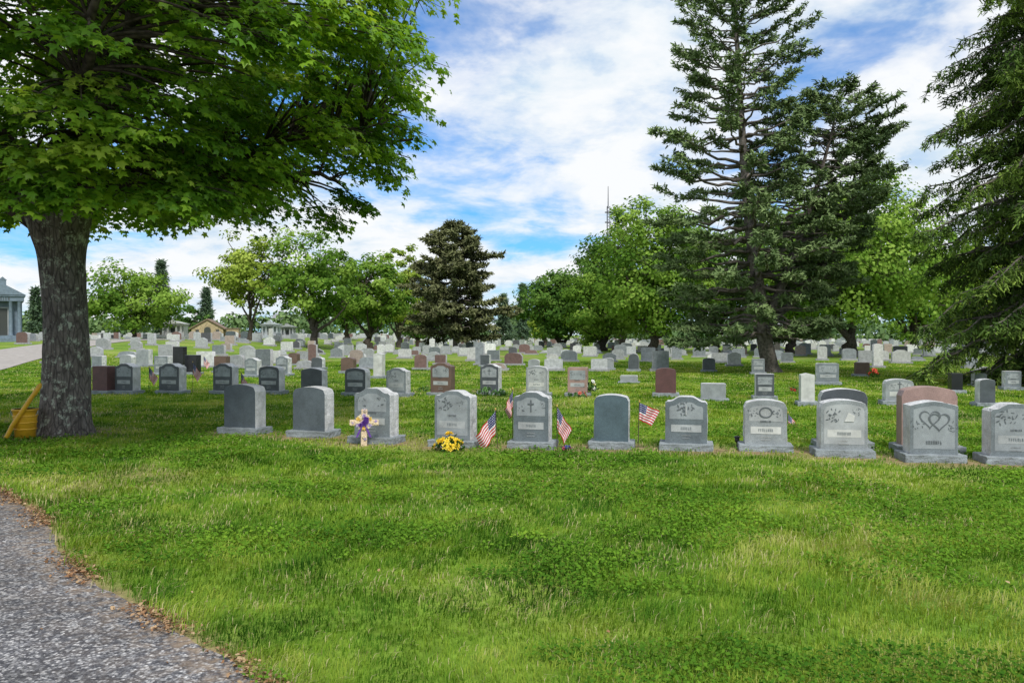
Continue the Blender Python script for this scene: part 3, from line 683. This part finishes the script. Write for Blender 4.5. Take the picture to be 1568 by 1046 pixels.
def addstone(x,y,w,h,dp,rot,style,c,side=None):
    global nb_
    z0=Hf(x,y); ca,sa=math.cos(rot),math.sin(rot)
    if style=='box': fr=[(-w/2,-.05),(-w/2,h),(w/2,h),(w/2,-.05)]
    else: fr=[(-w/2,-.05)]+outline(style,w,h,10)+[(w/2,-.05)]
    n=len(fr)
    def verts(cc):
        vs=[]
        for yy_ in(-dp/2,dp/2):
            for a,b in fr: vs.append((x+a*ca-yy_*sa,y+a*sa+yy_*ca,z0+b))
        VV.extend(vs); CC.extend([(*cc,1)]*len(vs))
    verts(c); FN.append((n,[nb_+i for i in range(n)])); FN.append((n,[nb_+n+i for i in range(n)][::-1])); nb_+=2*n
    verts(side or c)
    for i in range(n-1): F4.append([nb_+i,nb_+n+i,nb_+n+i+1,nb_+i+1])
    nb_+=2*n
d=36.
while d<230:
    x=-.68*d-6
    while x<.70*d+6:
        x+=rs.uniform(1.3,2.8)*(1 if d<80 else 1.1)
        yl=d-(x*.17)+rs.uniform(-.5,.5)
        px_=CX+x/yl*F
        om=(.30 if px_<640 else .42) if d<60 else .22
        if yl<33 or rs.random()<om or abs(lane_dist(np.array([x]),np.array([yl]))[0])<3.3: continue
        if px_>1020 and yl<48 and rs.random()<.6: continue
        w=rs.uniform(.55,1.0); h=rs.uniform(.5,.92); st=rs.choice(['arch','serp','flat','arch','flat'])
        q_=rs.random()
        if q_<.025: w=.45;h=rs.uniform(1.1,1.6);st='pillar'
        elif q_<.17: h*=.55; w*=1.2
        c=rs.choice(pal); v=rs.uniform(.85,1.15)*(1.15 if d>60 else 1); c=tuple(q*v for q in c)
        ro=ROT+rs.gauss(0,.05)
        addstone(x,yl,w,h,.25,ro,st,c,tuple(max(q,.36) for q in c)); addstone(x,yl,w+.2,.11,.42,ro,'box',(.30,.3,.31))
    d+=rs.uniform(4.0,6.5)*(1 if d<70 else 1.4)
fg={}
for n,f in FN: fg.setdefault(n,[]).append(f)
fl=[np.array(v) for v in fg.values()]+[np.array(F4)]
build('distant_gravestones',np.array(VV),fl,m,attrs={'col':np.array(CC)})

# ------------------------------------------------------------ buildings
def bld_mausoleum(px,d,w,hh,dep,rot,stone,dark,name):
    x=PX(px,d); e=empty(name,(x,d,Hf(x,d)-.05),rot)
    b=PM(); b.box((0,0,.15),(w+.9,dep+.9,.3),0); b.box((0,0,.42),(w+.5,dep+.5,.24),0); b.obj('steps',[stone],e)
    b=PM(); b.box((0,.3,.54+hh*.31),(w,dep-.6,hh*.62),0); b.obj('walls',[stone],e,bevel=.02)
    b=PM(); b.box((0,0,.54+hh*.66),(w+.25,dep+.2,hh*.085),0); b.box((0,0,.54+hh*.66+hh*.055),(w+.45,dep+.4,hh*.025),0); b.obj('entablature',[stone],e)
    zb=.54+hh*.73; rh=hh*.2; W=w/2+.25; Dp=dep/2+.25
    b=PM(); b.v=[(-W,-Dp,zb),(W,-Dp,zb),(0,-Dp,zb+rh),(-W,Dp,zb),(W,Dp,zb),(0,Dp,zb+rh)]
    b.f=[[0,1,2],[5,4,3],[0,2,5,3],[2,1,4,5],[0,3,4,1]]; b.m=[0]*5; b.obj('pediment_roof',[stone],e)
    b=PM(); b.box((0,-Dp+.2,zb+rh*1.05),(.5,.3,rh*.5),0); b.v+=[(-.3,-Dp+.03,zb+rh*1.3),(.3,-Dp+.03,zb+rh*1.3),(0,-Dp+.03,zb+rh*1.6),(-.3,-Dp+.37,zb+rh*1.3),(.3,-Dp+.37,zb+rh*1.3),(0,-Dp+.37,zb+rh*1.6)]
    b.f+=[[8,9,10],[13,12,11],[8,10,13,11],[10,9,12,13],[8,11,12,9]]; b.m+=[0]*5; b.obj('finial',[stone],e)
    T=Tubes()
    for cx0 in(-w*.42,-w*.2,w*.2,w*.42): T.add([(cx0,-dep/2+.05,.5),(cx0,-dep/2+.05,.65),(cx0,-dep/2+.05,.54+hh*.3),(cx0,-dep/2+.05,.54+hh*.6),(cx0,-dep/2+.05,.54+hh*.62)],[.28*w/3.6,.2*w/3.6,.2*w/3.6,.17*w/3.6,.26*w/3.6],14)
    T.obj('columns',stone,e)
    b=PM(); b.box((0,-dep/2+.58,.54+hh*.24),(w*.24,.06,hh*.48),0); b.obj('door',[dark],e)
    b=PM(); b.box((0,-dep/2+.56,.54+hh*.5),(w*.32,.08,.12),0); b.box((-w*.145,-dep/2+.56,.54+hh*.24),(.12,.08,hh*.5-.002),0); b.box((w*.145,-dep/2+.56,.54+hh*.24),(.12,.08,hh*.5-.002),0); b.obj('door_frame',[FROST2],e)
    s=PM(); letters(s,0,.54+hh*.66,6,.28,-dep/2-.105,0,random.Random(4)); s.obj('lettering',[dark],e)
    return e
MS=granite('mausoleum_granite',(.15,.20,.25),.12,.7,20); DKM=simple('bronze_door',(.05,.055,.05),.5)
bld_mausoleum(4,66,2.7,4.5,4.2,math.radians(33),MS,DKM,'stone_mausoleum')
def smallm(px,d,w,hh,col,name='stone_mausoleum'):
    bld_mausoleum(px,d,w,hh,w*1.1,math.radians(8),granite('mausoleum_stone',col,.12,.7,20),DKM,name)
smallm(268,105,2.6,2.0,(.42,.42,.40)); smallm(415,115,2.4,2.0,(.36,.39,.41)); smallm(441,108,1.8,1.5,(.32,.33,.34))
x=PX(321,115); e=empty('stone_chapel',(x,115,Hf(x,115)),math.radians(14))
TAN=granite('tan_fieldstone',(.42,.33,.20),.35,.9,9); RF=simple('brown_roof',(.20,.14,.10),.9,.2,6)
b=PM(); b.v=[(-2.1,-2.5,-.1),(2.1,-2.5,-.1),(2.1,-2.5,1.4),(0,-2.5,2.6),(-2.1,-2.5,1.4),(-2.1,2.5,-.1),(2.1,2.5,-.1),(2.1,2.5,1.4),(0,2.5,2.6),(-2.1,2.5,1.4)]
b.f=[[0,1,2,3,4],[9,8,7,6,5],[1,6,7,2],[0,4,9,5]]; b.m=[0]*4; b.obj('walls',[TAN],e)
b=PM(); 
b.v=[(-2.4,-2.7,1.25),(0,-2.7,2.65),(0,2.7,2.65),(-2.4,2.7,1.25),(-2.4,-2.7,1.4),(0,-2.7,2.82),(0,2.7,2.82),(-2.4,2.7,1.4),(2.4,-2.7,1.25),(2.4,2.7,1.25),(2.4,-2.7,1.4),(2.4,2.7,1.4)]
b.f=[[4,5,6,7],[0,3,2,1],[0,1,5,4],[3,7,6,2],[0,4,7,3],[5,10,11,6],[1,2,9,8],[1,8,10,5],[2,6,11,9],[8,9,11,10]]; b.m=[0]*10; b.obj('roof',[RF],e)
b=PM(); 
ap=[(-.45,0),(.45,0)]+[(.45*math.cos(t),1.2+.45*math.sin(t)) for t in np.linspace(0,math.pi,9)]
b.poly(ap,-2.52,0); b.box((-1.35,-2.51,.95),(.45,.04,.6),0); b.box((1.35,-2.51,.95),(.45,.04,.6),0); b.obj('door_and_windows',[DKM],e)
b=PM(); b.box((3.1,.6,.65),(1.9,3.2,1.4),0); b.obj('wing',[TAN],e); b=PM(); b.box((3.1,.6,1.42),(2.1,3.4,.14),0); b.obj('wing_roof',[RF],e)
for px,d,w_,h_,c in ((445,240,9,6,(.6,.62,.64)),(1135,260,16,5,(.6,.6,.58))):
    x=PX(px,d); e=empty('distant_white_building',(x,d,0)); b=PM(); b.box((0,0,h_/2),(w_,7,h_),0); b.obj('walls',[simple('white_siding',c)],e)
    b=PM(); b.v=[(-w_/2-.4,-3.9,h_),(w_/2+.4,-3.9,h_),(w_/2+.4,0,h_+2),(-w_/2-.4,0,h_+2),(-w_/2-.4,3.9,h_),(w_/2+.4,3.9,h_)]; b.f=[[0,1,2,3],[3,2,5,4],[0,3,4],[1,5,2]]; b.m=[0]*4; b.obj('roof',[simple('grey_roof',(.25,.25,.27))],e)
    b=PM()
    for q in range(4): b.box((-w_/2+w_*(q+.5)/4,-3.51,h_*.55),(w_*.1,.06,h_*.28),0)
    b.obj('windows',[DKM],e)
# radio mast
d=400; x=PX(931,d); e=empty('radio_mast',(x,d,0)); T=Tubes()
legs=[(.9*math.cos(a),.9*math.sin(a)) for a in (0,2.09,4.19)]
for a in legs: T.add([(a[0],a[1],z) for z in np.linspace(0,66,6)],[.18]*6,5)
for j in range(44):
    z=j*1.5
    for q in range(3):
        a=legs[q]; c=legs[(q+1)%3]; T.add([(a[0],a[1],z),(c[0],c[1],z+1.5)],[.10,.10],3)
T.add([(0,0,65),(0,0,76)],[.3,.15],6)
for z in (50,58,63): T.add([(-1.6,0,z),(1.6,0,z)],[.35,.35],6)
T.obj('lattice',simple('mast_steel',(.10,.10,.12),.6),e)

# ------------------------------------------------------------ small things
RED=simple('flag_red',(.50,.02,.03),.8,.1); WHT=simple('flag_white',(.70,.70,.68),.8,.05); BLU=simple('flag_blue',(.015,.025,.13),.8,.1)
WOOD=simple('dark_stick',(.06,.045,.03),.7); GOLD=simple('gold_tip',(.5,.35,.08),.4)
def flag(px,pbase,ptop,d,az,fw=.44,fh=.27,drop=52,lean=0,z0=None):
    x=PX(px,d); z=Hf(x,d); s=F/d; hgt=(pbase-ptop)/s
    e=empty('small_american_flag',(x,d,z)); T=Tubes(); T.add([(0,0,-.02),(lean*.5,0,hgt*.5),(lean,0,hgt)],[.006]*3,6); T.obj('stick',WOOD,e)
    T=Tubes(); T.add([(lean,0,hgt-.005),(lean,0,hgt+.012),(lean,0,hgt+.03)],[.008,.013,.002],8); T.obj('finial',GOLD,e)
    nu,nv=30,26; a=math.radians(drop); o=np.array([math.cos(az)*math.cos(a),math.sin(az)*math.cos(a),-math.sin(a)]); hz=np.array([-math.sin(az),math.cos(az),0])
    V=[];Fc=[];mi=[]
    for j in range(nv+1):
        for i in range(nu+1):
            u=i/nu; v=j/nv
            p=np.array([lean,0,hgt-.01])+o*fw*u*(1-.12*v)+np.array([0,0,-1])*fh*v*(1-.25*u*math.sin(a))+hz*(.035*math.sin(u*9+v*2)*u**.5+.01*math.sin(u*17))
            p=p-np.array([math.cos(az),math.sin(az),0])*.08*v*u
            V.append(p)
    for j in range(nv):
        for i in range(nu):
            k_=j*(nu+1)+i; Fc.append([k_,k_+1,k_+nu+2,k_+nu+1])
            stripe=j//2
            if i<12 and j<14: mi.append(1 if (i%2==1 and j%3==1) else 2)
            else: mi.append(0 if stripe%2==0 else 1)
    build('cloth',np.array(V),[np.array(Fc)],[RED,WHT,BLU],e,smooth=True,midx=mi)
flag(762,684,625,D(684)-.15,math.radians(200),.46,.33,50,-.03)
flag(785,682,600,D(682)+.3,math.radians(200),.32,.24,66)
flag(853,684,620,D(684)-.15,math.radians(-15),.38,.30,56)
flag(977,685,611,D(688)-.1,math.radians(-10),.30,.24,22,.02)
flag(228,604,562,D(603),.2,.4,.3,55); flag(295,604,556,D(603),math.radians(10),.4,.3,55); flag(369,603,570,D(603),.1,.35,.25,60); flag(1207,612,592,D(690)+3,.1,.3,.2,50)
flag(312,575,545,D(575),.1,.4,.3,55)
def rosette(V,Fc,mi,c,r,n,mat,nrm):
    nrm=np.array(nrm,float)/np.linalg.norm(nrm); t=np.cross(nrm,[.3,.2,1.]); t/=np.linalg.norm(t); b=np.cross(nrm,t); c=np.array(c)
    for ring,(rr,lift) in enumerate(((1,.15),(.65,.45),(.35,.7))):
        for i in range(n):
            a=2*math.pi*(i+.5*ring)/n; da=math.pi/n*1.05
            k=len(V); dv=lambda q,l,h_:c+(t*math.cos(q)+b*math.sin(q))*l*r+nrm*h_*r
            V+= [c,dv(a-da,rr*.6,lift*.5),dv(a,rr,lift),dv(a+da,rr*.6,lift*.5)]; Fc.append([k,k+1,k+2,k+3]); mi.append(mat)
def bouquet(name,x,y,z,rx,rz,n,fr,cols,leaf=(.05,.14,.03),seed=1,e=None):
    rs=random.Random(seed); e=empty(name,(x,y,z)); V=[];Fc=[];mi=[]
    for i in range(n):
        a=rs.uniform(0,2*math.pi); q=rs.random()**.5; h_=rz*(1-.7*q*q)*rs.uniform(.55,1)
        c=(math.cos(a)*rx*q,math.sin(a)*rx*.7*q,h_); rosette(V,Fc,mi,c,fr*rs.uniform(.8,1.2),6,1+rs.randrange(len(cols)),(c[0]*1.5,c[1]*1.5-.25*rx,.25*rx+c[2]*.3))
    for i in range(n*6):
        a=rs.uniform(0,2*math.pi); q=rs.random()**.5; c=np.array((math.cos(a)*rx*1.1*q,math.sin(a)*rx*.75*q,rz*.8*rs.random()*(1-.5*q))); d=np.array([rs.gauss(0,1),rs.gauss(0,1),rs.gauss(.5,.6)]); d/=np.linalg.norm(d); w_=np.cross(d,[0.1,.3,1]); w_/=np.linalg.norm(w_)
        k=len(V); l=fr*1.6; V+=[c,c+d*l*.5+w_*l*.22,c+d*l,c+d*l*.5-w_*l*.22]; Fc.append([k,k+1,k+2,k+3]); mi.append(0)
    mats=[simple('bouquet_leaf',leaf,.6)]+[simple('petal_'+str(i),c,.6,.12,60) for i,c in enumerate(cols)]
    build('flowers',np.array(V),[np.array(Fc)],mats,e,midx=mi)
    T=Tubes(); 
    for i in range(8): T.add([(0,0,-.01),(rx*.4*math.cos(i),rx*.3*math.sin(i),rz*.7)],[.004,.003],4)
    T.obj('stems',mats[0],e); return e
YE=(.80,.55,.02)
bouquet('yellow_flower_bouquet',PX(688,D(690)),D(690)-.05,0,.20,.26,28,.055,[YE,(.85,.65,.05),(.85,.60,.03)],seed=3)
bouquet('pink_flower_bunch',PX(866,D(690)),D(690),0,.08,.09,9,.03,[(.6,.12,.2),(.75,.7,.7),(.05,.06,.3)],seed=4)
bouquet('white_flower_bouquet',PX(902,D(606)),D(606)-.3,0.12,.18,.35,16,.07,[(.8,.8,.74),(.85,.8,.4)],seed=5)
bouquet('flower_bunch',PX(885,D(607)),D(607)-.3,0,.25,.15,14,.06,[(.1,.2,.05),(.6,.15,.1)],seed=6)
bouquet('green_shrub',PX(745,D(605)),D(605)-.45,0,.25,.28,14,.06,[(.06,.16,.03),(.09,.2,.04)],seed=7)
bouquet('green_shrub',PX(768,D(605)),D(605)-.4,0,.16,.2,10,.06,[(.06,.16,.03),(.09,.2,.04)],seed=8)
bouquet('red_flower_bunch',PX(1338,D(585)),D(585),0.15,.2,.3,12,.08,[(.65,.04,.03),(.7,.1,.05)],seed=9)
bouquet('green_shrub',PX(650,D(600)),D(600),0,.2,.2,10,.05,[(.1,.2,.03)],seed=10)
bouquet('red_flower_bunch',PX(1218,D(600)),D(600),0,.15,.2,10,.05,[(.5,.05,.03),(.1,.2,.03)],seed=12)
d=D(682)-.08; x=PX(557,d); e=empty('memorial_cross',(x,d,0),math.radians(4)); e.rotation_euler[0]=math.radians(-7)
CR=simple('straw_cross',(.62,.48,.33),.9,.25,60,.01); b=PM()
b.box((0,0,.26),(.09,.03,.54),0); b.box((0,-.002,.335),(.42,.033,.09),0)
b.obj('cross',[CR],e,bevel=.012)
V=[];Fc=[];mi=[]
rs=random.Random(2)
for i in range(12): 
    a=i*2*math.pi/12; rosette(V,Fc,mi,(math.cos(a)*.095,-.03,.345+math.sin(a)*.085),.042,6,(0,1,0,3)[i%4],(0,-1,.1))
for i in range(12):
    rosette(V,Fc,mi,(rs.uniform(-.05,.05),-.05,.345+rs.uniform(-.05,.05)),.036,6,2,(0,-1,.1))
for sx_,sz_ in((-.17,.335),(.17,.335),(0,.5),(0,.12)):
    for q in range(3): rosette(V,Fc,mi,(sx_+rs.uniform(-.02,.02),-.03,sz_+rs.uniform(-.02,.02)),.028,6,(0,3)[q%2],(0,-1,.1))
for sgn in (-1,1):   # ribbon tails
    for q in range(5):
        k_=len(V); x0=sgn*(.02+.016*q); x1=sgn*(.02+.016*(q+1)); z0_=.30-.035*q; z1=.30-.035*(q+1)
        V+=[np.array(v) for v in ((x0-.014,-.045-.004*(q%2),z0_),(x0+.014,-.045-.004*(q%2),z0_),(x1+.014,-.045-.004*((q+1)%2),z1),(x1-.014,-.045-.004*((q+1)%2),z1))]; Fc.append([k_,k_+1,k_+2,k_+3]); mi.append(2)
build('flowers',np.array(V),[np.array(Fc)],[simple('cream_petal',(.8,.68,.46),.7),simple('gold_petal',(.75,.52,.12),.7),simple('purple_petal',(.10,.03,.25),.7),simple('lilac_petal',(.45,.36,.55),.7)],e,midx=mi)
def solar(px,py):
    d=D(py); e=empty('solar_garden_light',(PX(px,d),d,0)); T=Tubes(); T.add([(0,0,-.02),(0,0,.12)],[.008,.008],6); T.add([(0,0,.07),(0,0,.09),(0,0,.15),(0,0,.155)],[.012,.03,.035,.001],12); T.add([(0,0,.15),(0,0,.165),(0,0,.175)],[.045,.04,.002],12); T.obj('lamp',simple('black_plastic',(.02,.02,.02),.4),e)
solar(1129,686)
YL=simple('yellow_plastic',(.66,.36,.02),.45,.12,8)
d=D(674); e=empty('yellow_guy_wire_guard',(PX(4,d),d,0)); T=Tubes()
T.add(np.array([(0,0,-.05),(.13,0,.2),(.29,.02,.45),(.46,.05,.72)])*1.12,[.032,.034,.034,.03],12); T.add(np.array([(.40,.04,.62),(.47,.05,.735),(.49,.05,.77)])*1.12,[.036,.036,.01],12)
T.obj('guard_tube',YL,e)
d=D(674)+.2; e=empty('yellow_bucket',(PX(38,d),d,0),.3); T=Tubes()
T.add([(0,0,0),(0,0,.01),(0,0,.36),(0,0,.43),(0,0,.435),(0,0,.46),(0,0,.46),(0,0,.10),(0,0,.09)],[.001,.14,.165,.17,.185,.185,.16,.13,.001],28)
for z in (.14,.24,.34): T.add([(0,0,z),(0,0,z+.012),(0,0,z+.024)],[.150+z*.05,.158+z*.05,.150+z*.05],28)
T.obj('body',YL,e)
T=Tubes(); T.add([(.185*math.cos(t),-.04-.02*math.sin(t),.44-.16*math.sin(t)) for t in np.linspace(0,math.pi,12)],[.006]*12,6); T.obj('handle',simple('wire_handle',(.3,.3,.3),.4),e)

# ------------------------------------------------------------ camera
cd=bpy.data.cameras.new('camera'); cd.sensor_width=36; cd.lens=F/1568*36; cd.clip_end=5000; cd.clip_start=.05
cam=link(bpy.data.objects.new('camera',cd)); cam.location=(0,0,CH)
cam.rotation_euler=(math.radians(90)-math.atan((523-HZ)/F),0,0)
scene.camera=cam
scene.view_settings.view_transform='Standard'; scene.view_settings.look='None'; scene.view_settings.exposure=0
